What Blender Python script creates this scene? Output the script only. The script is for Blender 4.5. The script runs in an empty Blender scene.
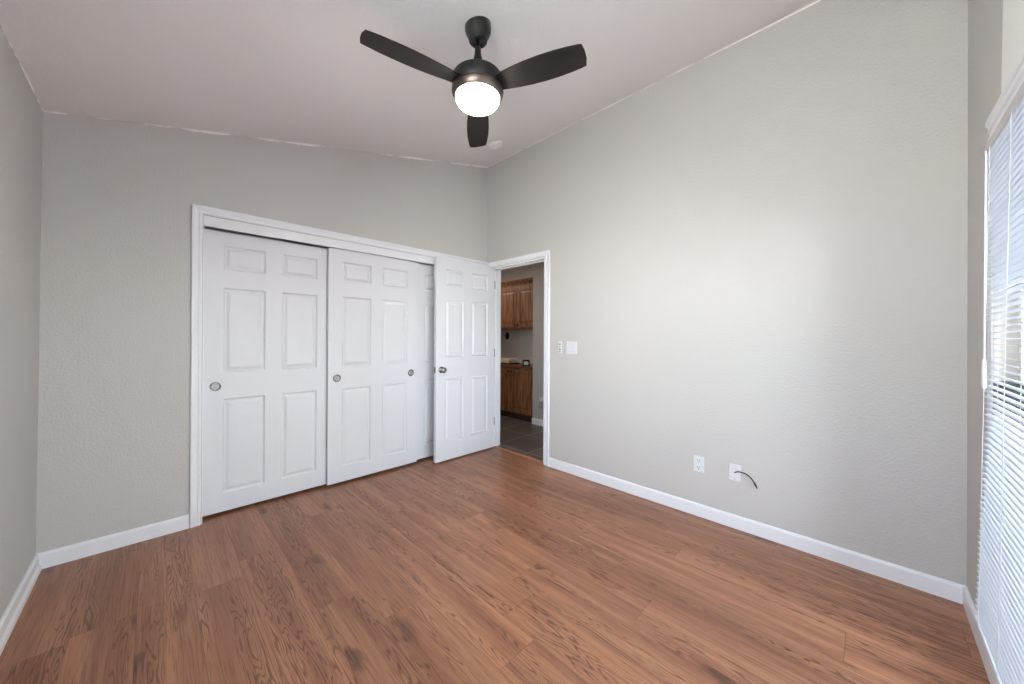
import bpy, bmesh, math, random
from mathutils import Vector, Matrix

S = bpy.context.scene
COL = S.collection
random.seed(4)

# ------------------------------------------------------------------ camera
cam_data = bpy.data.cameras.new('camera')
cam = bpy.data.objects.new('camera', cam_data)
COL.objects.link(cam)
S.camera = cam
YAW, PITCH, ROLL = 0.7825, 0.0022, 0.0048
_f = Vector((math.sin(YAW) * math.cos(PITCH), math.cos(YAW) * math.cos(PITCH), math.sin(PITCH)))
_r = Vector((math.cos(YAW), -math.sin(YAW), 0))
_u = _r.cross(_f)
_r, _u = _r * math.cos(ROLL) + _u * math.sin(ROLL), _u * math.cos(ROLL) - _r * math.sin(ROLL)
_m = Matrix((_r, _u, -_f)).transposed().to_4x4()
_m.translation = Vector((-2.7025, -3.1051, 1.2414))
cam.matrix_world = _m
cam_data.sensor_width = 36
cam_data.lens = 358.48 / 1024 * 36
cam_data.shift_x = (512 - 510.614) / 1024
cam_data.shift_y = -(342 - 336.16) / 1024
cam_data.clip_start = 0.02

# ------------------------------------------------------------------ world, lights, exposure
S.view_settings.view_transform = 'Standard'
S.view_settings.look = 'None'
S.view_settings.gamma = 1
S.view_settings.use_curve_mapping = False
S.view_settings.exposure = 0.27
S.cycles.max_bounces = 14
S.cycles.diffuse_bounces = 8
S.cycles.glossy_bounces = 4
S.cycles.transparent_max_bounces = 16
S.cycles.use_denoising = True

W = bpy.data.worlds.new('daylight')
S.world = W
W.use_nodes = True
nt = W.node_tree
bg = nt.nodes['Background']
sky = nt.nodes.new('ShaderNodeTexSky')
sky.sky_type = 'NISHITA'
sky.sun_disc = False
sky.sun_elevation = math.radians(48)
sky.sun_rotation = math.radians(20)
mixw = nt.nodes.new('ShaderNodeMix')
mixw.data_type = 'RGBA'
mixw.inputs[0].default_value = 0.70          # thin bright overcast over the blue
nt.links.new(sky.outputs[0], mixw.inputs[6])
mixw.inputs[7].default_value = (3.3, 3.35, 3.5, 1)
nt.links.new(mixw.outputs[2], bg.inputs[0])
bg.inputs[1].default_value = 3.5

def area(name, loc, rot, sx, sy, power, color=(1, 1, 1), portal=False, shape='RECTANGLE', spread=None):
    l = bpy.data.lights.new(name, 'AREA')
    l.shape = shape
    l.size = sx
    if shape == 'RECTANGLE':
        l.size_y = sy
    l.energy = power
    l.color = color
    if spread: l.spread = spread
    o = bpy.data.objects.new(name, l)
    COL.objects.link(o)
    o.location = loc
    o.rotation_euler = rot
    if portal:
        l.cycles.is_portal = True
    return o
# the sun stands behind the house and lights the yard outside
sl_ = bpy.data.lights.new('sun', 'SUN')
sl_.energy = 62.0
sl_.angle = math.radians(1.0)
sl_.color = (1.0, 0.98, 0.95)
so = bpy.data.objects.new('sun', sl_)
COL.objects.link(so)
so.rotation_euler = Vector((-0.12, -0.9, -0.85)).to_track_quat('-Z', 'Y').to_euler()
# daylight enters through the blind's window and an added unseen one: a sampling portal in each opening
area('window_daylight_portal', (-1.371, -3.56, 1.03), (math.pi / 2, 0, 0), 1.80, 1.85, 1, portal=True)
area('added_window_daylight_portal', (-3.30, -2.68, 1.585), (0, -math.pi / 2, 0), 1.47, 1.20, 1, portal=True)
# the hallway's own ceiling lamp
area('hall_ceiling_lamp', (0.50, 1.55, 2.425), (0, 0, 0), 0.16, 0.16, 10.0, (1.0, 0.83, 0.66), shape='DISK')

# ------------------------------------------------------------------ materials
def srgb(r, g, b):
    def c(v):
        v /= 255
        return v / 12.92 if v <= 0.04045 else ((v + 0.055) / 1.055) ** 2.4
    return (c(r), c(g), c(b), 1)

def mat(name, col, rough=0.5, metal=0.0, bump=None, spec=None, emit=None, coat=None):
    m = bpy.data.materials.new(name)
    m.use_nodes = True
    t = m.node_tree
    b = t.nodes['Principled BSDF']
    b.inputs['Base Color'].default_value = col
    b.inputs['Roughness'].default_value = rough
    b.inputs['Metallic'].default_value = metal
    if spec is not None: b.inputs['Specular IOR Level'].default_value = spec
    if coat: b.inputs['Coat Weight'].default_value = coat
    if emit:
        b.inputs['Emission Color'].default_value = emit[0]
        b.inputs['Emission Strength'].default_value = emit[1]
    if bump:                                   # (scale xyz, strength, distance, detail)
        tc = t.nodes.new('ShaderNodeTexCoord')
        mp = t.nodes.new('ShaderNodeMapping')
        mp.inputs['Scale'].default_value = bump[0]
        n = t.nodes.new('ShaderNodeTexNoise')
        n.inputs['Scale'].default_value = 1
        n.inputs['Detail'].default_value = bump[3]
        bp = t.nodes.new('ShaderNodeBump')
        bp.inputs['Strength'].default_value = bump[1]
        bp.inputs['Distance'].default_value = bump[2]
        t.links.new(tc.outputs['Object'], mp.inputs[0])
        t.links.new(mp.outputs[0], n.inputs['Vector'])
        t.links.new(n.outputs['Fac'], bp.inputs['Height'])
        t.links.new(bp.outputs[0], b.inputs['Normal'])
    return m

M = {}
PEEL = ((85, 85, 85), 0.5, 0.005, 3)
M['wall'] = mat('grey_wall_paint', srgb(187, 184, 181), 0.55, bump=PEEL, spec=0.35)
M['white_wall'] = mat('white_wall_paint', srgb(232, 231, 228), 0.6, bump=PEEL, spec=0.3)
M['ceiling'] = mat('ceiling_paint', srgb(231, 227, 226), 0.8, bump=((60, 60, 60), 0.35, 0.004, 3), spec=0.2)
M['trim'] = mat('white_semigloss_trim', srgb(224, 224, 227), 0.35, spec=0.4)
M['door'] = mat('white_door_paint', srgb(213, 213, 217), 0.42, bump=((190, 190, 6), 0.22, 0.002, 3), spec=0.4)
M['caulk'] = mat('white_caulk', srgb(240, 239, 236), 0.6)
M['nickel'] = mat('satin_nickel', srgb(138, 134, 131), 0.26, 1.0)
M['nickel_cup'] = mat('pull_cup_nickel', srgb(158, 156, 154), 0.30, 1.0)  # pull cup metal, a little lighter than its ring
M['black_metal'] = mat('matte_black_metal', srgb(22, 22, 23), 0.34, 0.0, spec=0.45)
M['bronze'] = mat('brushed_bronze', srgb(112, 100, 92), 0.36, 1.0)
M['blade'] = mat('espresso_blade', srgb(30, 27, 26), 0.5, spec=0.25, bump=((8, 160, 8), 0.1, 0.001, 2))
M['bowl'] = mat('lit_frosted_glass', srgb(250, 246, 240), 0.4, emit=((1.0, 0.955, 0.90, 1), 85.0))
M['plastic'] = mat('white_plastic', srgb(208, 208, 211), 0.35)
M['detector'] = mat('off_white_detector_plastic', srgb(243, 241, 239), 0.5)
M['slot'] = mat('dark_slot', srgb(40, 38, 38), 0.6)
M['grey_plastic'] = mat('light_grey_plastic', srgb(172, 172, 174), 0.4)
M['button'] = mat('grey_rubber', srgb(95, 95, 98), 0.6)
M['cable'] = mat('black_cable', srgb(30, 29, 29), 0.45)
M['connector'] = mat('cable_connector_metal', srgb(120, 115, 108), 0.35, 1.0)
M['slat'] = mat('white_blind_slat', srgb(214, 219, 228), 0.4)
M['rail'] = mat('grey_white_headrail', srgb(186, 184, 182), 0.45)
M['cord'] = mat('white_blind_cord', srgb(214, 214, 214), 0.7)
M['vinyl'] = mat('white_vinyl_frame', srgb(232, 232, 232), 0.4)
M['jamb'] = mat('beige_jamb_paint', srgb(205, 199, 190), 0.5)
M['patio'] = mat('patio_concrete', srgb(120, 121, 124), 0.9, bump=((20, 20, 20), 0.3, 0.004, 4))
M['handle'] = mat('dark_latch', srgb(46, 48, 54), 0.45)
M['bounce_ground'] = mat('pale_bounce_ground', srgb(206, 204, 200), 0.9, bump=((60, 60, 60), 0.6, 0.01, 4))  # unseen ground, kept pale to throw sunlight up through the added opening
M['strip'] = mat('light_oak_threshold', srgb(178, 122, 88), 0.4, bump=((60, 3, 60), 0.2, 0.001, 2))
M['cream'] = mat('cream_card', srgb(224, 208, 190), 0.7)
M['tray'] = mat('dark_brown_lacquer', srgb(58, 42, 36), 0.4)
M['green_glass'] = mat('dark_green_jar_glass', srgb(32, 46, 40), 0.12, spec=0.6)
M['paper'] = mat('pale_paper_label', srgb(205, 214, 196), 0.7)
M['wax'] = mat('cream_wax', srgb(226, 214, 190), 0.6)
M['hardware'] = mat('dark_bronze_knob', srgb(38, 30, 26), 0.35, 0.6)
M['black_gloss'] = mat('glossy_black_plastic', srgb(14, 14, 15), 0.2)

def N(t, typ, **kw):
    n = t.nodes.new(typ)
    for k, v in kw.items(): setattr(n, k, v)
    return n
def math_node(t, op, a, b=None, c=None):
    n = N(t, 'ShaderNodeMath', operation=op)
    for i, v in enumerate((a, b, c)):
        if v is None: continue
        if isinstance(v, (int, float)): n.inputs[i].default_value = v
        else: t.links.new(v, n.inputs[i])
    return n.outputs[0]
def maprange(t, v, a, b, c=0.0, d=1.0, smooth=True):
    n = N(t, 'ShaderNodeMapRange')
    if smooth: n.interpolation_type = 'SMOOTHSTEP'
    t.links.new(v, n.inputs[0])
    for i, x in enumerate((a, b, c, d)): n.inputs[i + 1].default_value = x
    return n.outputs[0]
def mixc(t, fac, a, b, mode='MIX'):
    n = N(t, 'ShaderNodeMix', data_type='RGBA', blend_type=mode)
    for sock, v in ((n.inputs[0], fac), (n.inputs[6], a), (n.inputs[7], b)):
        if isinstance(v, (int, float)): sock.default_value = v
        elif isinstance(v, tuple): sock.default_value = v
        else: t.links.new(v, sock)
    return n.outputs[2]

def laminate():
    m = bpy.data.materials.new('brown_laminate_planks')
    m.use_nodes = True
    t = m.node_tree
    b = t.nodes['Principled BSDF']
    tc = N(t, 'ShaderNodeTexCoord')
    sp = N(t, 'ShaderNodeSeparateXYZ')
    t.links.new(tc.outputs['Object'], sp.inputs[0])
    x, y = sp.outputs[0], sp.outputs[1]
    PW, PL = 0.193, 1.21
    rx = math_node(t, 'DIVIDE', math_node(t, 'ADD', x, 2.365 + 20 * PW), PW)
    row = math_node(t, 'FLOOR', rx)
    fx = math_node(t, 'FRACT', rx)
    wn = N(t, 'ShaderNodeTexWhiteNoise', noise_dimensions='1D')
    t.links.new(row, wn.inputs['W'])
    ry = math_node(t, 'DIVIDE', math_node(t, 'ADD', y, math_node(t, 'MULTIPLY_ADD', wn.outputs['Value'], PL * 5, 20.0)), PL)
    pid = math_node(t, 'FLOOR', ry)
    fy = math_node(t, 'FRACT', ry)
    cb = N(t, 'ShaderNodeCombineXYZ')
    t.links.new(row, cb.inputs[0]); t.links.new(pid, cb.inputs[1])
    wp = N(t, 'ShaderNodeTexWhiteNoise', noise_dimensions='3D')
    t.links.new(cb.outputs[0], wp.inputs['Vector'])
    pr = wp.outputs['Value']
    pz = math_node(t, 'MULTIPLY', pr, 37.0)
    def coord(sx, sy, off=0.0):
        c = N(t, 'ShaderNodeCombineXYZ')
        t.links.new(math_node(t, 'MULTIPLY', x, sx), c.inputs[0])
        t.links.new(math_node(t, 'MULTIPLY', y, sy), c.inputs[1])
        t.links.new(math_node(t, 'ADD', pz, off), c.inputs[2])
        return c.outputs[0]
    def noise(co, detail=3, rough=0.5, dist=0.0):
        n = N(t, 'ShaderNodeTexNoise')
        n.inputs['Scale'].default_value = 1
        n.inputs['Detail'].default_value = detail
        n.inputs['Roughness'].default_value = rough
        n.inputs['Distortion'].default_value = dist
        t.links.new(co, n.inputs['Vector'])
        return n.outputs['Fac']
    broad = noise(coord(13, 0.7), 4, 0.6)
    fine = noise(coord(190, 5, 3.0), 4, 0.65)
    field = noise(coord(21, 1.7, 9.0), 2.0, 0.40, 0.12)          # contour lines of a stretched field = cathedral grain
    rings = math_node(t, 'SINE', math_node(t, 'MULTIPLY_ADD', field, 100.0, math_node(t, 'MULTIPLY', fine, 3.4)))
    rings = maprange(t, rings, 0.25, 1.0)
    where = maprange(t, noise(coord(13, 0.8, 15.0), 1, 0.5), 0.46, 0.58)   # only some streaks of a plank show it
    rings = math_node(t, 'MULTIPLY', rings, where)
    # knots
    vo = N(t, 'ShaderNodeTexVoronoi', feature='F1')
    vo.inputs['Scale'].default_value = 1
    wob = noise(coord(22, 14, 5.0), 2)
    kc = N(t, 'ShaderNodeCombineXYZ')
    t.links.new(math_node(t, 'MULTIPLY_ADD', x, 8.5, math_node(t, 'MULTIPLY', wob, 0.5)), kc.inputs[0])
    t.links.new(math_node(t, 'MULTIPLY_ADD', y, 2.9, math_node(t, 'MULTIPLY', wob, 0.4)), kc.inputs[1])
    t.links.new(pz, kc.inputs[2])
    t.links.new(kc.outputs[0], vo.inputs['Vector'])
    kn = maprange(t, vo.outputs['Distance'], 0.36, 0.04, 0.0, 1.0)
    kgate = N(t, 'ShaderNodeSeparateColor')
    t.links.new(vo.outputs['Color'], kgate.inputs[0])
    kn = math_node(t, 'MULTIPLY', kn, maprange(t, kgate.outputs[0], 0.60, 0.90))
    # colour
    c = mixc(t, maprange(t, broad, 0.3, 0.72), srgb(*LAM_D), srgb(*LAM_L))
    c = mixc(t, math_node(t, 'MULTIPLY', maprange(t, fine, 0.46, 0.70), 0.75), c, srgb(*LAM_F))
    c = mixc(t, math_node(t, 'MULTIPLY', rings, 0.68), c, srgb(*LAM_R))
    c = mixc(t, math_node(t, 'MULTIPLY', kn, 0.62), c, srgb(*LAM_K))
    tone = maprange(t, pr, 0.0, 1.0, 0.91, 1.07, smooth=False)
    tn = N(t, 'ShaderNodeCombineColor')
    for i in range(3): t.links.new(tone, tn.inputs[i])
    c = mixc(t, 1.0, c, tn.outputs[0], 'MULTIPLY')
    # seams
    ex = math_node(t, 'MULTIPLY', math_node(t, 'MINIMUM', fx, math_node(t, 'SUBTRACT', 1.0, fx)), PW)
    ey = math_node(t, 'MULTIPLY', math_node(t, 'MINIMUM', fy, math_node(t, 'SUBTRACT', 1.0, fy)), PL)
    e = math_node(t, 'MINIMUM', ex, ey)
    seam = maprange(t, e, 0.0003, 0.0018, 1.0, 0.0)
    c = mixc(t, math_node(t, 'MULTIPLY', seam, 0.45), c, srgb(62, 38, 28))
    t.links.new(c, b.inputs['Base Color'])
    t.links.new(maprange(t, fine, 0.2, 0.8, 0.30, 0.42), b.inputs['Roughness'])
    b.inputs['Specular IOR Level'].default_value = 0.45
    bp = N(t, 'ShaderNodeBump')
    bp.inputs['Strength'].default_value = 0.25
    bp.inputs['Distance'].default_value = 0.0012
    h = math_node(t, 'SUBTRACT', math_node(t, 'MULTIPLY', fine, 0.35), seam)
    t.links.new(h, bp.inputs['Height'])
    t.links.new(bp.outputs[0], b.inputs['Normal'])
    return m
LAM_D, LAM_L, LAM_F, LAM_R, LAM_K = (138, 92, 68), (173, 124, 93), (114, 72, 53), (82, 51, 38), (60, 38, 30)
M['laminate'] = laminate()

def tile():
    m = bpy.data.materials.new('dark_slate_tile')
    m.use_nodes = True
    t = m.node_tree
    b = t.nodes['Principled BSDF']
    tc = N(t, 'ShaderNodeTexCoord')
    br = N(t, 'ShaderNodeTexBrick')
    br.offset = 0.0; br.squash = 1.0
    mp = N(t, 'ShaderNodeMapping')
    mp.inputs['Location'].default_value = (-0.145, 0.05, 0)
    t.links.new(tc.outputs['Object'], mp.inputs[0])
    t.links.new(mp.outputs[0], br.inputs['Vector'])
    br.inputs['Scale'].default_value = 1
    br.inputs['Brick Width'].default_value = 0.515
    br.inputs['Row Height'].default_value = 0.46
    br.inputs['Mortar Size'].default_value = 0.005
    br.inputs['Mortar Smooth'].default_value = 0.2
    br.inputs['Color1'].default_value = srgb(96, 88, 84)
    br.inputs['Color2'].default_value = srgb(108, 100, 94)
    br.inputs['Mortar'].default_value = srgb(176, 166, 156)
    n = N(t, 'ShaderNodeTexNoise')
    n.inputs['Scale'].default_value = 6; n.inputs['Detail'].default_value = 6
    t.links.new(tc.outputs['Object'], n.inputs['Vector'])
    c = mixc(t, math_node(t, 'MULTIPLY', maprange(t, n.outputs['Fac'], 0.3, 0.7, 0.0, 0.6), math_node(t, 'SUBTRACT', 1.0, br.outputs['Fac'])), br.outputs['Color'], srgb(84, 76, 72))
    t.links.new(c, b.inputs['Base Color'])
    b.inputs['Roughness'].default_value = 0.35
    bp = N(t, 'ShaderNodeBump')
    bp.inputs['Strength'].default_value = 0.3; bp.inputs['Distance'].default_value = 0.003
    t.links.new(n.outputs['Fac'], bp.inputs['Height'])
    t.links.new(bp.outputs[0], b.inputs['Normal'])
    return m
M['tile'] = tile()

def oak(name, a, c, scale):
    m = bpy.data.materials.new(name)
    m.use_nodes = True
    t = m.node_tree
    b = t.nodes['Principled BSDF']
    tc = N(t, 'ShaderNodeTexCoord')
    mp = N(t, 'ShaderNodeMapping')
    mp.inputs['Scale'].default_value = scale
    t.links.new(tc.outputs['Object'], mp.inputs[0])
    n = N(t, 'ShaderNodeTexNoise')
    n.inputs['Scale'].default_value = 1; n.inputs['Detail'].default_value = 5
    n.inputs['Distortion'].default_value = 0.6
    t.links.new(mp.outputs[0], n.inputs['Vector'])
    t.links.new(mixc(t, maprange(t, n.outputs['Fac'], 0.3, 0.68), srgb(*a), srgb(*c)), b.inputs['Base Color'])
    b.inputs['Roughness'].default_value = 0.45
    return m
M['oak'] = oak('red_oak_cabinet', (92, 58, 38), (150, 102, 68), (34, 34, 3))
M['counter'] = oak('brown_wood_counter', (92, 54, 36), (128, 80, 56), (24, 3, 24))

def glass():
    m = bpy.data.materials.new('clear_pane_glass')
    m.use_nodes = True
    t = m.node_tree
    t.nodes.remove(t.nodes['Principled BSDF'])
    tr = N(t, 'ShaderNodeBsdfTransparent'); gl = N(t, 'ShaderNodeBsdfGlossy'); mx = N(t, 'ShaderNodeMixShader')
    fr = N(t, 'ShaderNodeFresnel')
    tr.inputs[0].default_value = (0.95, 0.97, 0.96, 1)
    gl.inputs['Roughness'].default_value = 0.02
    fr.inputs[0].default_value = 1.25
    t.links.new(fr.outputs[0], mx.inputs[0]); t.links.new(tr.outputs[0], mx.inputs[1]); t.links.new(gl.outputs[0], mx.inputs[2])
    t.links.new(mx.outputs[0], t.nodes['Material Output'].inputs[0])
    return m
M['glass'] = glass()

# ------------------------------------------------------------------ mesh helpers
ROOT = {}
class MB:
    """collects shapes in place coordinates; build() links them as ONE mesh object"""
    def __init__(self): self.bm = bmesh.new()
    def box(self, x0, x1, y0, y1, z0, z1, bevel=0.0, seg=2):
        bm = self.bm
        v = [bm.verts.new((x, y, z)) for x in (x0, x1) for y in (y0, y1) for z in (z0, z1)]
        fs = [bm.faces.new([v[i] for i in q]) for q in ((0, 1, 3, 2), (4, 6, 7, 5), (0, 4, 5, 1), (2, 3, 7, 6), (0, 2, 6, 4), (1, 5, 7, 3))]
        if bevel:
            es = list({e for f in fs for e in f.edges})
            bmesh.ops.bevel(bm, geom=es, offset=bevel, segments=seg, affect='EDGES', profile=0.5)
        return self
    def prism(self, poly, axis, a, b):
        """poly: 2D outline; axis 'x','y','z' is the direction of extrusion from a to b"""
        bm = self.bm
        def P(p, d):
            if axis == 'x': return (d, p[0], p[1])
            if axis == 'y': return (p[0], d, p[1])
            return (p[0], p[1], d)
        A = [bm.verts.new(P(p, a)) for p in poly]
        B = [bm.verts.new(P(p, b)) for p in poly]
        bm.faces.new(A); bm.faces.new(B[::-1])
        n = len(poly)
        for i in range(n):
            bm.faces.new((A[i], B[i], B[(i + 1) % n], A[(i + 1) % n]))
        return self
    def quad(self, pts):
        self.bm.faces.new([self.bm.verts.new(p) for p in pts]); return self
    def lathe(self, prof, loc, axis=(0, 0, 1), seg=40, close=False):
        """prof: [(radius, height along axis)]"""
        bm = self.bm
        q = Vector((0, 0, 1)).rotation_difference(Vector(axis))
        loc = Vector(loc)
        rings = []
        for r, h in prof:
            if r < 1e-6:
                rings.append([bm.verts.new(loc + q @ Vector((0, 0, h)))])
            else:
                rings.append([bm.verts.new(loc + q @ Vector((r * math.cos(2 * math.pi * i / seg), r * math.sin(2 * math.pi * i / seg), h))) for i in range(seg)])
        for a, b in zip(rings, rings[1:]):
            for i in range(seg):
                j = (i + 1) % seg
                if len(a) == 1 and len(b) == 1: break
                if len(a) == 1: bm.faces.new((a[0], b[i], b[j]))
                elif len(b) == 1: bm.faces.new((a[i], a[j], b[0]))
                else: bm.faces.new((a[i], a[j], b[j], b[i]))
        for f in list(bm.faces): f.smooth = True
        return self
    def tube(self, pts, r, seg=10):
        bm = self.bm
        pts = [Vector(p) for p in pts]
        rr = r if isinstance(r, (list, tuple)) else [r] * len(pts)
        rings = []
        ref = None
        for i, p in enumerate(pts):
            d = (pts[min(i + 1, len(pts) - 1)] - pts[max(i - 1, 0)]).normalized()
            if ref is None: ref = d.orthogonal().normalized()
            ref = (ref - d * ref.dot(d)).normalized()
            o = d.cross(ref)
            rings.append([bm.verts.new(p + (ref * math.cos(2 * math.pi * k / seg) + o * math.sin(2 * math.pi * k / seg)) * rr[i]) for k in range(seg)])
        for a, b in zip(rings, rings[1:]):
            for k in range(seg):
                f = bm.faces.new((a[k], a[(k + 1) % seg], b[(k + 1) % seg], b[k])); f.smooth = True
        bm.faces.new(rings[0][::-1]); bm.faces.new(rings[-1])
        return self
    def usweep(self, x0, x1, z1, prof, place):
        """casing round a U-shaped opening; prof: [(offset outward, thickness)], place(u, z, t) -> point"""
        bm = self.bm
        rows = []
        for o, th in prof:
            rows.append([bm.verts.new(place(u, z, th)) for u, z in ((x0 - o, 0), (x0 - o, z1 + o), (x1 + o, z1 + o), (x1 + o, 0))])
        n = len(rows)
        for i in range(n):
            a, b = rows[i], rows[(i + 1) % n]
            for k in range(3): bm.faces.new((a[k], a[k + 1], b[k + 1], b[k]))
        bm.faces.new([r[0] for r in rows]); bm.faces.new([r[3] for r in rows][::-1])
        return self
    def build(self, name, m, parent=None, smooth_angle=None):
        bm = self.bm
        bmesh.ops.recalc_face_normals(bm, faces=bm.faces)
        off = Vector(ROOT.get(parent.name, (0, 0, 0))) if parent else Vector((0, 0, 0))
        if off.length: bmesh.ops.translate(bm, verts=bm.verts, vec=-off)
        me = bpy.data.meshes.new(name)
        bm.to_mesh(me); bm.free()
        ms = m if isinstance(m, (list, tuple)) else [m]
        for q in ms: me.materials.append(q)
        o = bpy.data.objects.new(name, me)
        COL.objects.link(o)
        if parent:
            o.parent = parent
            ROOT[o.name] = tuple(off)
        return o

def struct(o):
    o['kind'] = 'structure'; return o
def tag(o, label, cat, group=None):
    o['label'] = label; o['category'] = cat
    if group: o['group'] = group
    return o
def thing(name, label, cat, loc, group=None):
    o = bpy.data.objects.new(name, None)
    o.empty_display_size = 0.05
    COL.objects.link(o); o.location = loc
    ROOT[o.name] = tuple(loc)
    return tag(o, label, cat, group)

# ------------------------------------------------------------------ the room
XL, YF = -3.14, -3.423               # left wall, window wall (closet wall y=0, right wall x=0)
HC, HL = 3.186, 2.432                # ceiling height at right wall / left wall
XLT = -3.128                         # the left wall leans in a little
SL = (HC - HL) / (0 - XLT)
def cz(x): return HC + SL * x
WT = 0.12
CX0, CX1, CZ1 = -2.476, -0.055, 2.034      # closet opening
DY0, DY1, DZ1 = -0.865, -0.095, 2.022      # doorway in the right wall
PX0, PX1, PZ0, PZ1 = -2.28, -0.522, 0.125, 1.925       # tall window opening behind the blind

f = MB()
f.box(XL - 0.1, 0.028, YF - 0.10, 0.72, -0.08, 0.0)
struct(f.build('floor', M['laminate']))
f = MB(); f.box(0.05, 1.75, -1.7, 2.1, -0.08, 0.0)
struct(f.build('floor_hall', M['tile']))
f = MB(); f.box(0.026, 0.056, DY0, DY1, -0.02, 0.006, 0.003)
struct(f.build('trim_1', M['strip']))

c = MB()
c.prism([(XLT - 0.15, cz(XLT - 0.15)), (WT + 0.02, cz(WT + 0.02)), (WT + 0.02, cz(WT + 0.02) + 0.12), (XLT - 0.15, cz(XLT - 0.15) + 0.12)], 'y', YF - WT, WT)
struct(c.build('ceiling', M['ceiling']))

w = MB()                              # closet wall
w.prism([(XL, 0), (CX0, 0), (CX0, cz(CX0)), (XLT, cz(XLT))], 'y', 0, WT)
w.prism([(CX0, CZ1), (CX1, CZ1), (CX1, cz(CX1)), (CX0, cz(CX0))], 'y', 0, WT)
w.prism([(CX1, 0), (0, 0), (0, HC), (CX1, cz(CX1))], 'y', 0, WT)
struct(w.build('wall_back', M['wall']))
w = MB()                              # right wall with the doorway
w.box(0, WT, YF - WT, DY0, 0, HC)
w.box(0, WT, DY0, DY1, DZ1, HC)
w.box(0, WT, DY1, 0.72, 0, HC)
struct(w.build('wall_right', M['wall']))
w = MB()
def xl(z): return XL + (XLT - XL) * z / cz(XLT)
def lwall(y0, y1, z0, z1=None):
    if z1 is None: top = [(XLT, cz(XLT)), (XLT - 0.13, cz(XLT - 0.13))]
    else: top = [(xl(z1), z1), (XL - 0.12, z1)]
    w.prism([(xl(z0), z0)] + top + [(XL - 0.12, z0)], 'y', y0, y1)
LW0, LW1, LWZ0, LWZ1 = -3.28, -2.08, 0.85, 2.32      # unseen opening added in the left wall to brighten the right wall
lwall(YF - WT, LW0, 0); lwall(LW1, 0.72, 0); lwall(LW0, LW1, 0, LWZ0); lwall(LW0, LW1, LWZ1)
struct(w.build('wall_left', M['wall']))
w = MB()                              # window wall: grey return, white paint above the patio door
XW = -0.60
w.prism([(0, 0), (PX1, 0), (PX1, PZ1), (XW, PZ1), (XW - 0.085, cz(XW - 0.085)), (0, HC)], 'y', YF - WT, YF)
w.prism([(PX1, 0), (XL, 0), (xl(PZ0), PZ0), (PX1, PZ0)], 'y', YF - WT, YF)
n_grey = len(w.bm.faces)
w.prism([(XW, PZ1), (PX0, PZ1), (PX0, cz(PX0)), (XW - 0.085, cz(XW - 0.085))], 'y', YF - WT, YF)
w.prism([(PX0, PZ0), (xl(PZ0), PZ0), (XLT, cz(XLT)), (PX0, cz(PX0))], 'y', YF - WT, YF)
w.bm.faces.ensure_lookup_table()
for fc in w.bm.faces[n_grey:]: fc.material_index = 1
struct(w.build('wall_front', [M['wall'], M['white_wall']]))

# closet shell behind the sliding doors
w = MB()
w.box(XL, 0, 0.70, 0.72, 0, 2.5); w.box(XL, 0, WT, 0.70, 2.44, 2.5)
struct(w.build('wall_closet', M['white_wall']))

# hallway shell
HX = 1.142                            # far hall wall, with a cabinet niche beyond it
NY0, NY1, NX = 0.311, 1.60, 1.64
w = MB()
w.box(HX, HX + 0.55, -1.7, NY0, 0, 2.44)
struct(w.build('wall_hall_right', M['wall']))
w = MB()
w.box(NX, NX + 0.1, NY0, NY1, 0, 2.44); w.box(HX, NX + 0.1, NY1, 2.1, 0, 2.44)
struct(w.build('wall_hall_far', M['wall']))
w = MB()
w.box(WT, HX, 2.0, 2.1, 0, 2.44)
struct(w.build('wall_hall_end', M['wall']))
w = MB()
w.box(WT, HX, -1.8, -1.7, 0, 2.44); w.box(0, WT, 0.72, 2.1, 0, 2.44)
struct(w.build('wall_hall_near', M['wall']))
w = MB(); w.box(WT, NX + 0.1, -1.8, 2.1, 2.44, 2.5)
struct(w.build('ceiling_hall', M['ceiling']))

# baseboards: eased-top profile
BH, BT = 0.0855, 0.013
def bprof(sgn=1, b=0.0): return [(b, 0), (b + sgn * BT, 0), (b + sgn * BT, BH - 0.012), (b + sgn * (BT - 0.003), BH - 0.004), (b + sgn * (BT - 0.007), BH), (b, BH)]
struct(MB().prism(bprof(-1), 'x', XL, CX0 - 0.062).build('baseboard_back', M['trim']))
struct(MB().prism(bprof(-1), 'y', YF, DY0 - 0.062).build('baseboard_right', M['trim']))
b = MB(); b.prism(bprof(1, XL), 'y', YF, -BT)
b.prism([(XL + BT, 0), (XL + BT + 0.009, 0), (XL + BT + 0.008, 0.022), (XL + BT, 0.034)], 'y', YF, -BT)
struct(b.build('baseboard_left', M['trim']))
struct(MB().prism(bprof(1, YF), 'x', XL + BT, -BT).build('baseboard_front', M['trim']))
struct(MB().prism(bprof(-1, HX), 'y', -1.7, NY0).build('baseboard_hall', M['trim']))

# casings
CAS = [(0.004, 0.0), (0.004, 0.009), (0.008, 0.012), (0.018, 0.012), (0.024, 0.009), (0.034, 0.012), (0.044, 0.0165), (0.054, 0.0175), (0.058, 0.015), (0.058, 0.0)]
t_ = MB().usweep(CX0, CX1, CZ1, CAS, lambda u, z, t: (u, -t, z))
struct(t_.build('trim_2', M['trim']))
t_ = MB()                             # closet jambs, head jamb and the fascia hiding the track
t_.box(CX0, CX0 + 0.004, 0, WT, 0, CZ1); t_.box(CX1 - 0.004, CX1, 0, WT, 0, CZ1)
t_.box(CX0, CX1, 0, WT, CZ1 - 0.004, CZ1)
t_.box(CX0 + 0.004, CX1 - 0.004, -0.002, 0.014, 1.967, CZ1 - 0.004, 0.002)
struct(t_.build('trim_3', M['trim']))
t_ = MB().usweep(DY0, DY1, DZ1, CAS, lambda u, z, t: (-t, u, z))
t_.usweep(DY0, DY1, DZ1, CAS, lambda u, z, t: (WT + t, u, z))
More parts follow.
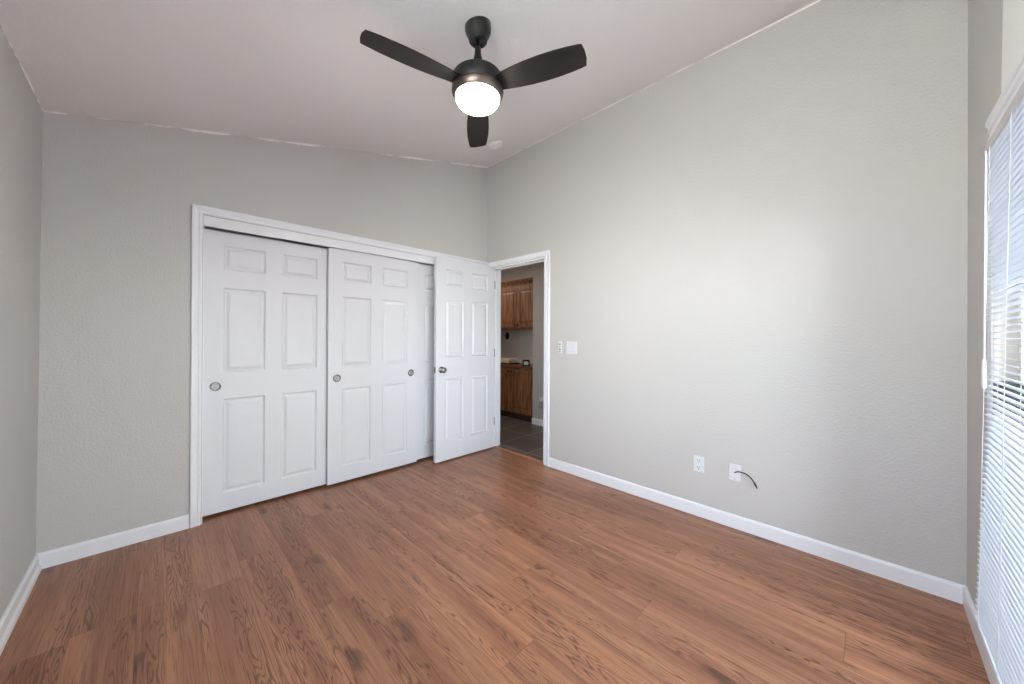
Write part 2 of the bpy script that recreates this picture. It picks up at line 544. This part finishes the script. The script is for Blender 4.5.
struct(t_.build('trim_4', M['trim']))
t_ = MB()                             # door jamb with stop
J = 0.014
t_.box(-0.004, WT + 0.004, DY0, DY0 + J, 0, DZ1); t_.box(-0.004, WT + 0.004, DY1 - 0.004, DY1, 0, DZ1)
t_.box(-0.004, WT + 0.004, DY0 + J, DY1 - 0.004, DZ1 - J, DZ1)
t_.box(0.045, 0.080, DY0 + J, DY0 + J + 0.011, 0, DZ1 - J); t_.box(0.045, 0.080, DY1 - 0.015, DY1 - 0.004, 0, DZ1 - J)
t_.box(0.045, 0.080, DY0 + J + 0.011, DY1 - 0.015, DZ1 - J - 0.011, DZ1 - J)
struct(t_.build('trim_5', M['trim']))

# uneven white paint / caulk line where ceiling meets wall
def bead(name, p0, p1, nrm_a, nrm_b, wmin, wmax, gaps):
    mb = MB(); bm = mb.bm
    p0, p1, na, nb = Vector(p0), Vector(p1), Vector(nrm_a), Vector(nrm_b)
    n = 150; prev = None
    rnd = random.Random(name)
    wv = 0.5
    for i in range(n + 1):
        wv = min(1, max(0, wv + rnd.uniform(-0.28, 0.28)))
        on = wv > gaps
        if on:
            k = wmin + (wmax - wmin) * (wv - gaps) / (1 - gaps)
            p = p0.lerp(p1, i / n)
            ring = [bm.verts.new(p), bm.verts.new(p + na * k), bm.verts.new(p + (na + nb) * k * 0.55), bm.verts.new(p + nb * k)]
            if prev:
                for a in range(4): bm.faces.new((prev[a], prev[(a + 1) % 4], ring[(a + 1) % 4], ring[a]))
                bm.faces.new(ring)
            else: bm.faces.new(ring)
            prev = ring
        else: prev = None
    return struct(mb.build(name, M['caulk']))
bead('trim_6', (XLT, -0.0005, cz(XLT) - .0005), (0, -0.0005, HC - .0005), (0, 0, -1), (0, -1, 0), 0.001, 0.012, 0.45)
bead('trim_7', (-0.0005, 0, HC - .0005), (-0.0005, YF, HC - .0005), (0, 0, -1), (-1, 0, 0), 0.003, 0.008, 0.02)
bead('trim_8', (XLT + .0005, 0, cz(XLT) - .0005), (XLT + .0005, YF, cz(XLT) - .0005), (0, 0, -1), (1, 0, 0), 0.003, 0.010, 0.1)

# ------------------------------------------------------------------ window behind the blind
t_ = MB()                             # side casings, stepped head casing, low stool
for px0, px1 in ((PX1, PX1 + 0.062), (PX0 - 0.062, PX0)):
    t_.box(px0, px1, YF, YF + 0.008, BH + 0.0005, PZ1 + 0.002, 0.002)
prof = [(YF, PZ1), (YF + 0.006, PZ1), (YF + 0.006, PZ1 + 0.050), (YF + 0.010, PZ1 + 0.054), (YF + 0.010, PZ1 + 0.066), (YF + 0.005, PZ1 + 0.070), (YF + 0.006, PZ1 + 0.086), (YF + 0.013, PZ1 + 0.090), (YF + 0.009, PZ1 + 0.098), (YF + 0.011, PZ1 + 0.110), (YF + 0.016, PZ1 + 0.114), (YF + 0.016, PZ1 + 0.130), (YF, PZ1 + 0.130)]
t_.prism(prof, 'x', PX0 - 0.064, PX1 + 0.040)
struct(t_.build('trim_9', M['trim']))
t_ = MB()
t_.box(PX0, PX1, YF, YF + 0.014, PZ0 - 0.022, PZ0 - 0.002, 0.003)
struct(t_.build('trim_10', M['trim']))
t_ = MB()                             # reveal boards
t_.box(PX1 - 0.006, PX1, YF - 0.05, YF + 0.002, PZ0, PZ1); t_.box(PX0, PX0 + 0.006, YF - 0.05, YF + 0.002, PZ0, PZ1)
t_.box(PX0 + 0.006, PX1 - 0.006, YF - 0.05, YF + 0.002, PZ1 - 0.006, PZ1); t_.box(PX0 + 0.006, PX1 - 0.006, YF - 0.05, YF + 0.002, PZ0, PZ0 + 0.006)
struct(t_.build('trim_12', M['jamb']))
w = MB()                              # vinyl frame with a centre mullion
fx0, fx1, fz0, fz1 = PX0, PX1, PZ0, PZ1
y0_, y1_ = YF - 0.10, YF - 0.05
w.box(fx1 - 0.04, fx1, y0_, y1_, fz0, fz1, 0.003); w.box(fx0, fx0 + 0.04, y0_, y1_, fz0, fz1, 0.003)
w.box(fx0 + 0.04, fx1 - 0.04, y0_, y1_, fz1 - 0.04, fz1, 0.003); w.box(fx0 + 0.04, fx1 - 0.04, y0_, y1_, fz0, fz0 + 0.04, 0.003)
xm = (fx0 + fx1) / 2
w.box(xm - 0.025, xm + 0.025, y0_ + 0.005, y1_ - 0.005, fz0 + 0.04, fz1 - 0.04, 0.003)
win = struct(w.build('window_1', M['vinyl']))
MB().box(fx1 - 0.10, fx1 + 0.0, YF - 0.049, YF + 0.0035, 0.90, 1.09, 0.003).build('latch', M['handle'], win)
for a, b_ in ((fx0 + 0.04, xm - 0.025), (xm + 0.025, fx1 - 0.04)):
    MB().box(a, b_, YF - 0.078, YF - 0.072, fz0 + 0.04, fz1 - 0.04).build('pane', M['glass'], win)

# unseen sliding window added beside and behind the camera for extra daylight
w = MB()
wx0, wx1 = XL - 0.10, XL - 0.04
w.box(wx0, wx1, LW0, LW1, LWZ0, LWZ0 + 0.045, 0.003); w.box(wx0, wx1, LW0, LW1, LWZ1 - 0.045, LWZ1, 0.003)
w.box(wx0, wx1, LW0, LW0 + 0.045, LWZ0 + 0.045, LWZ1 - 0.045, 0.003); w.box(wx0, wx1, LW1 - 0.045, LW1, LWZ0 + 0.045, LWZ1 - 0.045, 0.003)
ym = (LW0 + LW1) / 2
w.box(wx0 + 0.01, wx1 - 0.01, ym - 0.025, ym + 0.025, LWZ0 + 0.045, LWZ1 - 0.045, 0.003)
added_win = struct(w.build('added_light_window', M['vinyl']))
for a, b_ in ((LW0 + 0.045, ym - 0.025), (ym + 0.025, LW1 - 0.045)):
    MB().box(XL - 0.073, XL - 0.067, a, b_, LWZ0 + 0.045, LWZ1 - 0.045).build('pane', M['glass'], added_win)
MB().box(XL - 0.04, XL + 0.035, LW0 - 0.03, LW1 + 0.03, LWZ0 - 0.022, LWZ0, 0.004).build('added_window_sill', M['trim'], added_win)

# outdoors: patio slab, and a side yard made pale to bounce sun indoors
struct(MB().box(XL - 0.12, 30, -40, YF - WT, -0.16, -0.06).build('floor_patio', M['patio']))
struct(MB().box(-40, XL - 0.12, -40, 30, -0.16, -0.06).build('floor_bounce_yard', M['bounce_ground']))
struct(MB().box(-4.2, 1.5, YF - WT - 2.6, YF - WT, 2.52, 2.60).build('added_sky_cover', M['vinyl']))   # unseen roof added to hold sky light off the blind

# ------------------------------------------------------------------ mini blind over the window
BX0, BX1 = -2.34, -0.69
BZT, BZB = 1.868, 0.29
def by(z): return YF + 0.0315 + (0.003 * (BZT - z) / 0.9 if z > 0.968 else 0.003 + 0.019 * (0.968 - z) / 0.678)       # its foot hangs a little out
blind = thing('mini_blind', 'long white mini blind with open horizontal slats at the right edge, over the window', 'blind', (BX1, YF + 0.02, BZB))
mb = MB(); mb.box(BX0 - 0.004, BX1 + 0.004, YF + 0.016, YF + 0.045, BZT + 0.004, BZT + 0.034, 0.002)
hr = mb.build('headrail', M['rail'], blind)
mb = MB(); mb.box(BX1 + 0.002, BX1 + 0.009, YF + 0.012, YF + 0.047, BZT + 0.001, BZT + 0.036, 0.0015)
mb.build('end_bracket', M['grey_plastic'], hr)
mb = MB(); yb = by(BZB); mb.box(BX0, BX1, yb - 0.012, yb + 0.012, BZB - 0.012, BZB, 0.003)
mb.build('bottom_rail', M['slat'], blind)
NS = 79
for i in range(NS):
    z = BZB + 0.016 + (BZT - BZB - 0.022) * i / (NS - 1)
    yc = by(z)
    tilt = math.radians(6)
    mb = MB(); bm = mb.bm
    top, bot = [], []
    for k in range(5):
        s = (k - 2) / 2
        yy, zz = s * 0.0122, 0.0017 * (1 - s * s)
        y2, z2 = yy * math.cos(tilt) - zz * math.sin(tilt), yy * math.sin(tilt) + zz * math.cos(tilt)
        for L, dz in ((top, 0.0004), (bot, -0.0003)):
            L.append((bm.verts.new((BX0, yc + y2, z + z2 + dz)), bm.verts.new((BX1, yc + y2, z + z2 + dz))))
    for k in range(4):
        bm.faces.new((top[k][0], top[k][1], top[k + 1][1], top[k + 1][0])).smooth = True
        bm.faces.new((bot[k][0], bot[k + 1][0], bot[k + 1][1], bot[k][1])).smooth = True
    for k in (0, 4): bm.faces.new((top[k][0], bot[k][0], bot[k][1], top[k][1]))
    for e in (0, 1): bm.faces.new([top[k][e] for k in range(5)] + [bot[k][e] for k in range(4, -1, -1)])
    mb.build('slat', M['slat'], blind)
for xc in (BX1 - 0.075, BX1 - 0.33, BX1 - 0.80, BX1 - 1.27, BX0 + 0.075):
    mb = MB()
    for s in (-1, 1):
        mb.tube([(xc, by(BZT) + s * 0.0135, BZT + 0.008), (xc, by(BZB) + s * 0.0135, BZB - 0.006)], 0.0008, 6)
    mb.build('ladder_cord', M['cord'], blind)
wx = BX1 - 0.035
mb = MB()
mb.tube([(wx, YF + 0.0475, BZT + 0.006), (wx, YF + 0.0475, 1.80), (wx, by(1.15) + 0.0165, 1.15)], [0.0022, 0.0026, 0.0030], 6)
wd = mb.build('tilt_wand', M['cord'], blind)
MB().lathe([(0.0, 0.10), (0.0045, 0.098), (0.0055, 0.05), (0.006, 0.01), (0.004, 0.0), (0, 0)], (wx, by(1.10) + 0.0165, 1.075), seg=12).build('wand_grip', M['plastic'], wd)

# ------------------------------------------------------------------ six-panel doors
RINGS = [(0.0, 0.0), (0.003, 0.0045), (0.010, 0.0105), (0.017, 0.0105), (0.034, 0.0030), (0.038, 0.0022)]
def six_panel(mb, x0, z0, H, T, y0, xs, zs):
    """slab with moulded faces: front at y0 facing -y, back at y0+T. xs, zs: cut positions (panels in odd cells)"""
    bm = mb.bm
    for y, s in ((y0, 1), (y0 + T, -1)):
        for i in range(len(xs) - 1):
            for k in range(len(zs) - 1):
                xa, xb, za, zb = x0 + xs[i], x0 + xs[i + 1], z0 + zs[k], z0 + zs[k + 1]
                if i % 2 and k % 2:
                    prev = None
                    for ins, d in RINGS:
                        r = [bm.verts.new((px, y + s * d, pz)) for px, pz in ((xa + ins, za + ins), (xb - ins, za + ins), (xb - ins, zb - ins), (xa + ins, zb - ins))]
                        if prev:
                            for a in range(4): bm.faces.new((prev[a], prev[(a + 1) % 4], r[(a + 1) % 4], r[a]))
                        prev = r
                    bm.faces.new(prev)
                else:
                    bm.faces.new([bm.verts.new((px, y, pz)) for px, pz in ((xa, za), (xb, za), (xb, zb), (xa, zb))])
    X0, X1, Z0, Z1 = x0 + xs[0], x0 + xs[-1], z0 + zs[0], z0 + zs[-1]
    for q in (((X0, Z0), (X0, Z1)), ((X1, Z0), (X1, Z1)), ((X0, Z0), (X1, Z0)), ((X0, Z1), (X1, Z1))):
        (a, b_), (c_, d) = q
        bm.faces.new([bm.verts.new(p) for p in ((a, y0, b_), (c_, y0, d), (c_, y0 + T, d), (a, y0 + T, b_))])
    bmesh.ops.remove_doubles(bm, verts=bm.verts, dist=1e-5)

def cup_pull(x, y, z, parent):
    o = MB().lathe([(0.0, 0.0), (0.0315, 0.0), (0.0315, 0.0022), (0.0295, 0.0034), (0.0255, 0.0032), (0.0235, 0.0010), (0.0, 0.0010)], (x, y, z), (0, -1, 0), 36).build('finger_pull', M['nickel'], parent)
    MB().lathe([(0.0225, 0.0011), (0.0215, 0.0022), (0.016, 0.0024), (0.014, 0.0012), (0.010, 0.0012), (0.009, 0.0026), (0.0, 0.0030)], (x, y, z), (0, -1, 0), 30).build('pull_cup', M['nickel_cup'], o)

CXS = [0, 0.109, 0.354, 0.461, 0.706, 0.815]
def closet_door(x0, y0, label, pulls, H_=1.939):
    t = thing('sliding_closet_door', label, 'closet door', (x0 + 0.4075, y0 + 0.0175, 0.022), 'sliding closet doors')
    mb = MB()
    six_panel(mb, x0, 0.022, 1.96, 0.035, y0, CXS, [0, 0.126, 0.780, 0.963, 1.551, 1.678, 1.843, H_])
    mb.build('door_panel', M['door'], t)
    for px in pulls: cup_pull(x0 + px, y0, 0.892, t)
    return t
closet_door(-2.472, 0.062, 'white six-panel sliding closet door at far left of the closet opening', [0.068])
closet_door(-1.694, 0.020, 'middle white six-panel sliding closet door with round pulls at both edges', [0.068, 0.747], 1.943)
closet_door(-0.886, 0.062, 'white sliding closet door mostly hidden behind the open hinged door', [])

# open hinged door
LX0, LY0 = -0.767, -0.135
leaf = thing('hinged_door', 'white six-panel hinged door with nickel knob, open against the closet', 'door', (LX0 + 0.381, LY0 + 0.0175, 0.016))
mb = MB()
six_panel(mb, LX0, 0.016, 2.0, 0.035, LY0, [0, 0.109, 0.333, 0.437, 0.661, 0.762], [0, 0.186, 0.806, 1.020, 1.588, 1.728, 1.895, 2.002])
mb.build('door_panel', M['door'], leaf)
KN = [(0.0, 0.0), (0.0325, 0.0), (0.0325, 0.004), (0.029, 0.008), (0.014, 0.011), (0.0115, 0.020), (0.013, 0.028), (0.022, 0.034), (0.0275, 0.042), (0.0275, 0.050), (0.023, 0.057), (0.012, 0.061), (0.0, 0.062)]
MB().lathe(KN, (LX0 + 0.062, LY0, 0.915), (0, -1, 0), 32).build('knob', M['nickel'], leaf)
MB().lathe(KN, (LX0 + 0.062, LY0 + 0.035, 0.915), (0, 1, 0), 32).build('knob', M['nickel'], leaf)
MB().box(LX0 - 0.0015, LX0 + 0.001, LY0 + 0.005, LY0 + 0.030, 0.885, 0.945, 0.0005).build('latch_plate', M['nickel'], leaf)
for hz in (0.26, 1.02, 1.78):
    MB().lathe([(0, 0), (0.0045, 0), (0.0045, 0.088), (0, 0.088)], (LX0 + 0.766, LY0 + 0.001, hz), seg=14).build('hinge', M['nickel'], leaf)

# ------------------------------------------------------------------ ceiling fan
FX, FY = -1.552, -1.704
FZ = cz(FX)
def fz(p): return [(r * 1.024, 1.2414 + (z - 1.2414) * 1.024) for r, z in p]
fan = thing('ceiling_fan', 'black three-blade ceiling fan with lit round bowl lamp below the sloped ceiling', 'ceiling fan', (FX, FY, FZ))
nrm = Vector((SL, 0, -1)).normalized()
MB().lathe([(0.0, -0.02), (0.063, -0.02), (0.0655, 0.012), (0.065, 0.030), (0.060, 0.044), (0.052, 0.060), (0.0465, 0.072), (0.0465, 0.080), (0.043, 0.085), (0.036, 0.086), (0.031, 0.078), (0.0, 0.074)], (FX, FY, FZ), (0, 0, -1), 40).build('canopy', M['black_metal'], fan)
MB().lathe(fz([(0, 2.60), (0.0115, 2.60), (0.0115, 2.74), (0, 2.74)]), (FX, FY, 0), seg=20).build('down_rod', M['black_metal'], fan)
MB().lathe(fz([(0.0, 2.664), (0.0125, 2.664), (0.0155, 2.657), (0.0165, 2.634), (0.021, 2.614), (0.0225, 2.585), (0.0235, 2.52), (0, 2.52)]), (FX, FY, 0), seg=28).build('coupling', M['black_metal'], fan)
MB().lathe(fz([(0.0, 2.5235), (0.108, 2.5225), (0.1165, 2.5205), (0.1215, 2.515), (0.1230, 2.508), (0.1250, 2.455), (0.122, 2.451), (0.0, 2.451)]), (FX, FY, 0), seg=64).build('motor_housing', M['black_metal'], fan)
MB().lathe(fz([(0.0, 2.4505), (0.1255, 2.4505), (0.1270, 2.446), (0.1262, 2.440), (0.1225, 2.430), (0.116, 2.418), (0.1085, 2.414), (0.105, 2.417), (0.0, 2.420)]), (FX, FY, 0), seg=64).build('lamp_ring', M['bronze'], fan)
MB().lathe(fz([(0.1070, 2.4185), (0.1070, 2.410), (0.102, 2.397), (0.090, 2.383), (0.070, 2.372), (0.040, 2.365), (0.0, 2.363)]), (FX, FY, 0), seg=64).build('lamp_bowl', M['bowl'], fan)
BO = [(0.095, 0.040), (0.14, 0.047), (0.20, 0.056), (0.27, 0.0635), (0.34, 0.0665), (0.41, 0.0655), (0.47, 0.061), (0.515, 0.0555), (0.533, 0.0515)]
for ang in (50.2, 169.5, 291.0):
    mb = MB(); bm = mb.bm
    a = math.radians(ang)
    e = Vector((math.cos(a), math.sin(a), 0)); tn = Vector((-e.y, e.x, 0))
    ph = math.radians(-11)
    td = tn * math.cos(ph) + Vector((0, 0, 1)) * math.sin(ph)
    up = e.cross(td)
    C0 = Vector((FX, FY, 2.4945 if ang < 180 else 2.491))
    kk = 1.028 if ang < 280 else 1.010
    outline = [(r * kk, w_) for r, w_ in BO] + [(0.541 * kk, 0.020), (0.540 * kk, -0.02)] + [(r * kk, -w_) for r, w_ in BO[::-1]]
    bv = [[bm.verts.new(C0 + e * r + td * w_ + up * h) for r, w_ in outline] for h in (-0.003, 0.003)]
    bm.faces.new(bv[0]); bm.faces.new(bv[1][::-1])
    n = len(outline)
    for i in range(n): bm.faces.new((bv[0][i], bv[0][(i + 1) % n], bv[1][(i + 1) % n], bv[1][i]))
    mb.build('blade', M['blade'], fan)

# smoke detector
sx, sy = -0.405, -0.575
sd = thing('smoke_detector', 'small round white smoke detector on the ceiling near the corner', 'smoke detector', (sx, sy, cz(sx)))
ax = tuple(nrm)
MB().lathe([(0, -0.002), (0.070, -0.002), (0.070, 0.010), (0.066, 0.014), (0, 0.014)], (sx, sy, cz(sx)), ax, 36).build('base', M['detector'], sd)
MB().lathe([(0.0, 0.0145), (0.060, 0.0145), (0.058, 0.030), (0.052, 0.036), (0.030, 0.038), (0.028, 0.035), (0, 0.035)], (sx, sy, cz(sx)), ax, 36).build('cover', M['detector'], sd)

# ------------------------------------------------------------------ fittings on the right wall (faces -x)
def plate(name, label, cat, yc, zc, wy, hz, part='plate'):
    t = thing(name, label, cat, (0, yc, zc))
    MB().box(-0.006, 0.0, yc - wy / 2, yc + wy / 2, zc - hz / 2, zc + hz / 2, 0.0025).build(part, M['plastic'], t)
    return t
t = plate('light_switch', 'white double light switch plate on grey wall right of the doorway', 'light switch', -1.181, 1.145, 0.114, 0.114)
for dy in (-0.023, 0.023):
    o = MB().box(-0.0072, -0.0055, -1.181 + dy - 0.017, -1.181 + dy + 0.017, 1.145 - 0.034, 1.145 + 0.034, 0.0006).build('rocker_frame', M['grey_plastic'], t)
    mb = MB(); mb.prism([(-0.0068, 1.145 - 0.032), (-0.0088, 1.145 - 0.032), (-0.0112, 1.145 + 0.032), (-0.0068, 1.145 + 0.032)], 'y', -1.181 + dy - 0.0155, -1.181 + dy + 0.0155)
    mb.build('rocker', M['plastic'], o)
t = thing('fan_remote', 'slim white fan remote in a wall cradle left of the light switch', 'remote control', (0, -1.060, 1.142))
MB().box(-0.007, 0, -1.082, -1.038, 1.090, 1.150, 0.003).build('cradle', M['grey_plastic'], t)
MB().box(-0.020, -0.007, -1.078, -1.042, 1.088, 1.200, 0.005).build('remote_body', M['plastic'], t)
for zz, rr in ((1.176, 0.0075), (1.150, 0.005), (1.128, 0.0085), (1.106, 0.006)):
    MB().lathe([(0, 0), (rr, 0), (rr, 0.0015), (rr * .7, 0.002), (0, 0.002)], (-0.0200, -1.060, zz), (-1, 0, 0), 16).build('button', M['button'], t)
oy, oz = -2.2595, 0.361
t = plate('wall_outlet', 'white duplex power outlet low on the right wall', 'outlet', oy, oz, 0.067, 0.109)
for dz in (-0.024, 0.024):
    o = MB().box(-0.0085, -0.0055, oy - 0.0165, oy + 0.0165, oz + dz - 0.0165, oz + dz + 0.0165, 0.0012).build('socket', M['plastic'], t)
    mb = MB()
    mb.box(-0.0092, -0.0080, oy - 0.0085, oy - 0.0060, oz + dz - 0.002, oz + dz + 0.010); mb.box(-0.0092, -0.0080, oy + 0.0060, oy + 0.0085, oz + dz - 0.001, oz + dz + 0.009)
    mb.lathe([(0, 0), (0.003, 0), (0.003, 0.0012), (0, 0.0012)], (-0.0080, oy, oz + dz - 0.009), (-1, 0, 0), 10)
    mb.build('slots', M['slot'], o)
py_, pz_ = -2.4775, 0.361
t = plate('cable_plate', 'white blank cable plate with a black cable coming out, right wall', 'wall plate', py_, pz_, 0.068, 0.107)
for dz in (-0.042, 0.042):
    MB().lathe([(0, 0), (0.0035, 0), (0.0032, 0.0012), (0, 0.0014)], (-0.006, py_, pz_ + dz), (-1, 0, 0), 12).build('screw', M['grey_plastic'], t)
cb = thing('coaxial_cable', 'short black cable curving out of the white plate on the right wall', 'cable', (-0.006, py_, pz_))
pts = []
KP = [(-0.004, -2.4765, 0.362), (-0.013, -2.487, 0.369), (-0.020, -2.499, 0.376), (-0.028, -2.523, 0.381), (-0.030, -2.546, 0.377), (-0.030, -2.567, 0.363), (-0.028, -2.583, 0.343), (-0.026, -2.592, 0.325)]
for i in range(len(KP) - 1):                       # smooth curve through the points
    p0, p1, p2, p3 = (Vector(KP[min(max(q, 0), len(KP) - 1)]) for q in (i - 1, i, i + 1, i + 2))
    for q in range(4):
        s = q / 4
        pts.append(0.5 * (2 * p1 + (p2 - p0) * s + (2 * p0 - 5 * p1 + 4 * p2 - p3) * s * s + (3 * p1 - p0 - 3 * p2 + p3) * s ** 3))
pts.append(Vector(KP[-1]))
MB().tube(pts, 0.0034, 10).build('cord', M['cable'], cb)
dv = (pts[-1] - pts[-2]).normalized()
MB().lathe([(0, -0.008), (0.0042, -0.008), (0.0050, 0.0), (0.0050, 0.014), (0, 0.014)], pts[-1], dv, 14).build('boot', M['cable'], cb)
MB().lathe([(0, 0.0142), (0.0044, 0.0142), (0.0044, 0.026), (0.0012, 0.0262), (0.001, 0.031), (0, 0.031)], pts[-1], dv, 14).build('plug', M['connector'], cb)

# ------------------------------------------------------------------ hallway cabinets in the niche (face -x)
def cab_door(t, xf, ya, yb_, za, zb, knob_y, knob_z):
    T = 0.020
    mb = MB(); s = 0.055
    x0, x1 = xf - T, xf
    mb.box(x0, x1, ya, ya + s, za, zb, 0.002); mb.box(x0, x1, yb_ - s, yb_, za, zb, 0.002)
    mb.box(x0, x1, ya + s, yb_ - s, za, za + s, 0.002); mb.box(x0, x1, ya + s, yb_ - s, zb - s, zb, 0.002)
    d = mb.build('door', M['oak'], t)
    mb = MB(); a, b_, c_, e = ya + s, yb_ - s, za + s, zb - s
    r0 = [(x1 - 0.004, y, z) for y, z in ((a, c_), (b_, c_), (b_, e), (a, e))]
    k = 0.035
    r1 = [(x0 + 0.010, y, z) for y, z in ((a + 0.004, c_ + 0.004), (b_ - 0.004, c_ + 0.004), (b_ - 0.004, e - 0.004), (a + 0.004, e - 0.004))]
    r2 = [(x0 + 0.002, y, z) for y, z in ((a + k, c_ + k), (b_ - k, c_ + k), (b_ - k, e - k), (a + k, e - k))]
    V = [[mb.bm.verts.new(p) for p in r] for r in (r0, r1, r2)]
    for A, B in zip(V, V[1:]):
        for i in range(4): mb.bm.faces.new((A[i], A[(i + 1) % 4], B[(i + 1) % 4], B[i]))
    mb.bm.faces.new(V[2]); mb.bm.faces.new(V[0][::-1])
    mb.build('door_field', M['oak'], d)
    MB().lathe([(0, 0), (0.007, 0), (0.006, 0.010), (0.015, 0.016), (0.016, 0.022), (0.010, 0.027), (0, 0.028)], (x0, knob_y, knob_z), (-1, 0, 0), 18).build('knob', M['hardware'], d)
SP = 0.752
UX = 1.285
uc = thing('upper_cabinet', 'red-brown oak upper cabinet hung in the hallway niche', 'cabinet', (UX + 0.17, 0.955, 1.365))
MB().box(UX, NX - 0.001, NY0 + 0.003, NY1 - 0.003, 1.365, 2.045, 0.002).build('body', M['oak'], uc)
for ya, yb_, ky in ((0.338, SP - 0.003, SP - 0.030), (SP + 0.003, 1.165, SP + 0.030), (1.171, 1.585, 1.555)):
    cab_door(uc, UX, ya, yb_, 1.395, 2.005, ky, 1.43)
MB().prism([(UX, 2.045), (UX - 0.014, 2.045), (UX - 0.018, 2.065), (UX - 0.045, 2.100), (UX - 0.050, 2.118), (UX, 2.118)], 'y', NY0 + 0.003, NY1 - 0.003).build('crown', M['oak'], uc)
LX = HX + 0.012
lc = thing('base_cabinet', 'red-brown oak base cabinet under the hallway niche counter', 'cabinet', (LX + 0.24, 0.955, 0.0))
MB().box(LX, NX - 0.001, NY0 + 0.003, NY1 - 0.003, 0.097, 0.774, 0.002).build('body', M['oak'], lc)
MB().box(LX + 0.05, NX - 0.05, NY0 + 0.003, NY1 - 0.003, 0.0, 0.097).build('toe_kick', M['tray'], lc)
for ya, yb_, ky in ((0.338, SP - 0.003, SP - 0.030), (SP + 0.003, 1.165, SP + 0.030), (1.171, 1.585, 1.555)):
    cab_door(lc, LX, ya, yb_, 0.118, 0.757, ky, 0.722)
ct = MB().box(LX - 0.028, NX - 0.001, NY0 + 0.002, NY1 - 0.002, 0.775, 0.810, 0.004).build('countertop', M['counter'])
tag(ct, 'dark wood countertop on the hallway base cabinet', 'countertop')

cx_, cy_ = 1.185, 0.478
jar = thing('jar_candle', 'dark green glass jar candle with pale label on the hallway counter', 'candle', (cx_, cy_, 0.811))
MB().lathe([(0, 0.0), (0.050, 0.0), (0.054, 0.005), (0.054, 0.090), (0.052, 0.095), (0.049, 0.095), (0.049, 0.066), (0, 0.066)], (cx_, cy_, 0.811), seg=32).build('jar', M['green_glass'], jar)
MB().lathe([(0, 0.067), (0.0475, 0.067), (0.0475, 0.070), (0, 0.070)], (cx_, cy_, 0.811), seg=28).build('wax', M['wax'], jar)
mb = MB(); d0 = math.atan2(-3.1 - cy_, -2.7 - cx_)
rows = []
for k in range(13):
    a = d0 - 0.62 + 1.24 * k / 12
    rows.append([mb.bm.verts.new((cx_ + r_ * math.cos(a), cy_ + r_ * math.sin(a), 0.811 + z_)) for r_, z_ in ((0.0542, 0.024), (0.0548, 0.024), (0.0548, 0.070), (0.0542, 0.070))])
for A, B in zip(rows, rows[1:]):
    for i in range(4): mb.bm.faces.new((A[i], A[(i + 1) % 4], B[(i + 1) % 4], B[i]))
mb.bm.faces.new(rows[0]); mb.bm.faces.new(rows[-1][::-1])
mb.build('paper_label', M['paper'], jar)
bx = thing('lidded_box', 'cream box on the hallway counter, left of the candle', 'box', (1.33, 1.03, 0.832))
MB().box(1.25, 1.42, 0.90, 1.20, 0.832, 0.8675, 0.004).build('box_body', M['cream'], bx)
MB().box(1.246, 1.424, 0.896, 1.204, 0.868, 0.888, 0.004).build('lid', M['cream'], bx)
tr = MB(); tr.box(1.22, 1.45, 0.86, 1.24, 0.811, 0.818, 0.002)
for q in ((1.22, 1.228, 0.86, 1.24), (1.442, 1.45, 0.86, 1.24), (1.228, 1.442, 0.86, 0.868), (1.228, 1.442, 1.232, 1.24)):
    tr.box(*q, 0.8175, 0.831, 0.001)
tag(tr.build('tray', M['tray']), 'flat dark tray under the cream box on the hallway counter', 'tray')
dv_ = thing('wall_sensor', 'small black oval device with white rim on the niche wall', 'wall device', (NX, 1.312, 1.254))
def oval(mb, x, y, z, a, b_, h, seg=32):
    bm = mb.bm
    r0 = [bm.verts.new((x, y + a * math.cos(2 * math.pi * i / seg), z + b_ * math.sin(2 * math.pi * i / seg))) for i in range(seg)]
    r1 = [bm.verts.new((x - h, y + a * .94 * math.cos(2 * math.pi * i / seg), z + b_ * .94 * math.sin(2 * math.pi * i / seg))) for i in range(seg)]
    for i in range(seg): bm.faces.new((r0[i], r0[(i + 1) % seg], r1[(i + 1) % seg], r1[i]))
    bm.faces.new(r0); bm.faces.new(r1[::-1])
    return mb
oval(MB(), NX, 1.312, 1.254, 0.072, 0.094, 0.020).build('rim', M['plastic'], dv_)
oval(MB(), NX - 0.020, 1.319, 1.260, 0.048, 0.066, 0.010).build('face', M['black_gloss'], dv_)
pg = thing('plug_in_device', 'white rounded plug-in unit on a hallway wall outlet', 'plug-in device', (HX, 0.150, 0.33))
MB().box(HX - 0.006, HX, 0.115, 0.185, 0.285, 0.400, 0.002).build('plate', M['plastic'], pg)
MB().box(HX - 0.050, HX - 0.006, 0.112, 0.170, 0.255, 0.350, 0.012, 3).build('plug_body', M['grey_plastic'], pg)
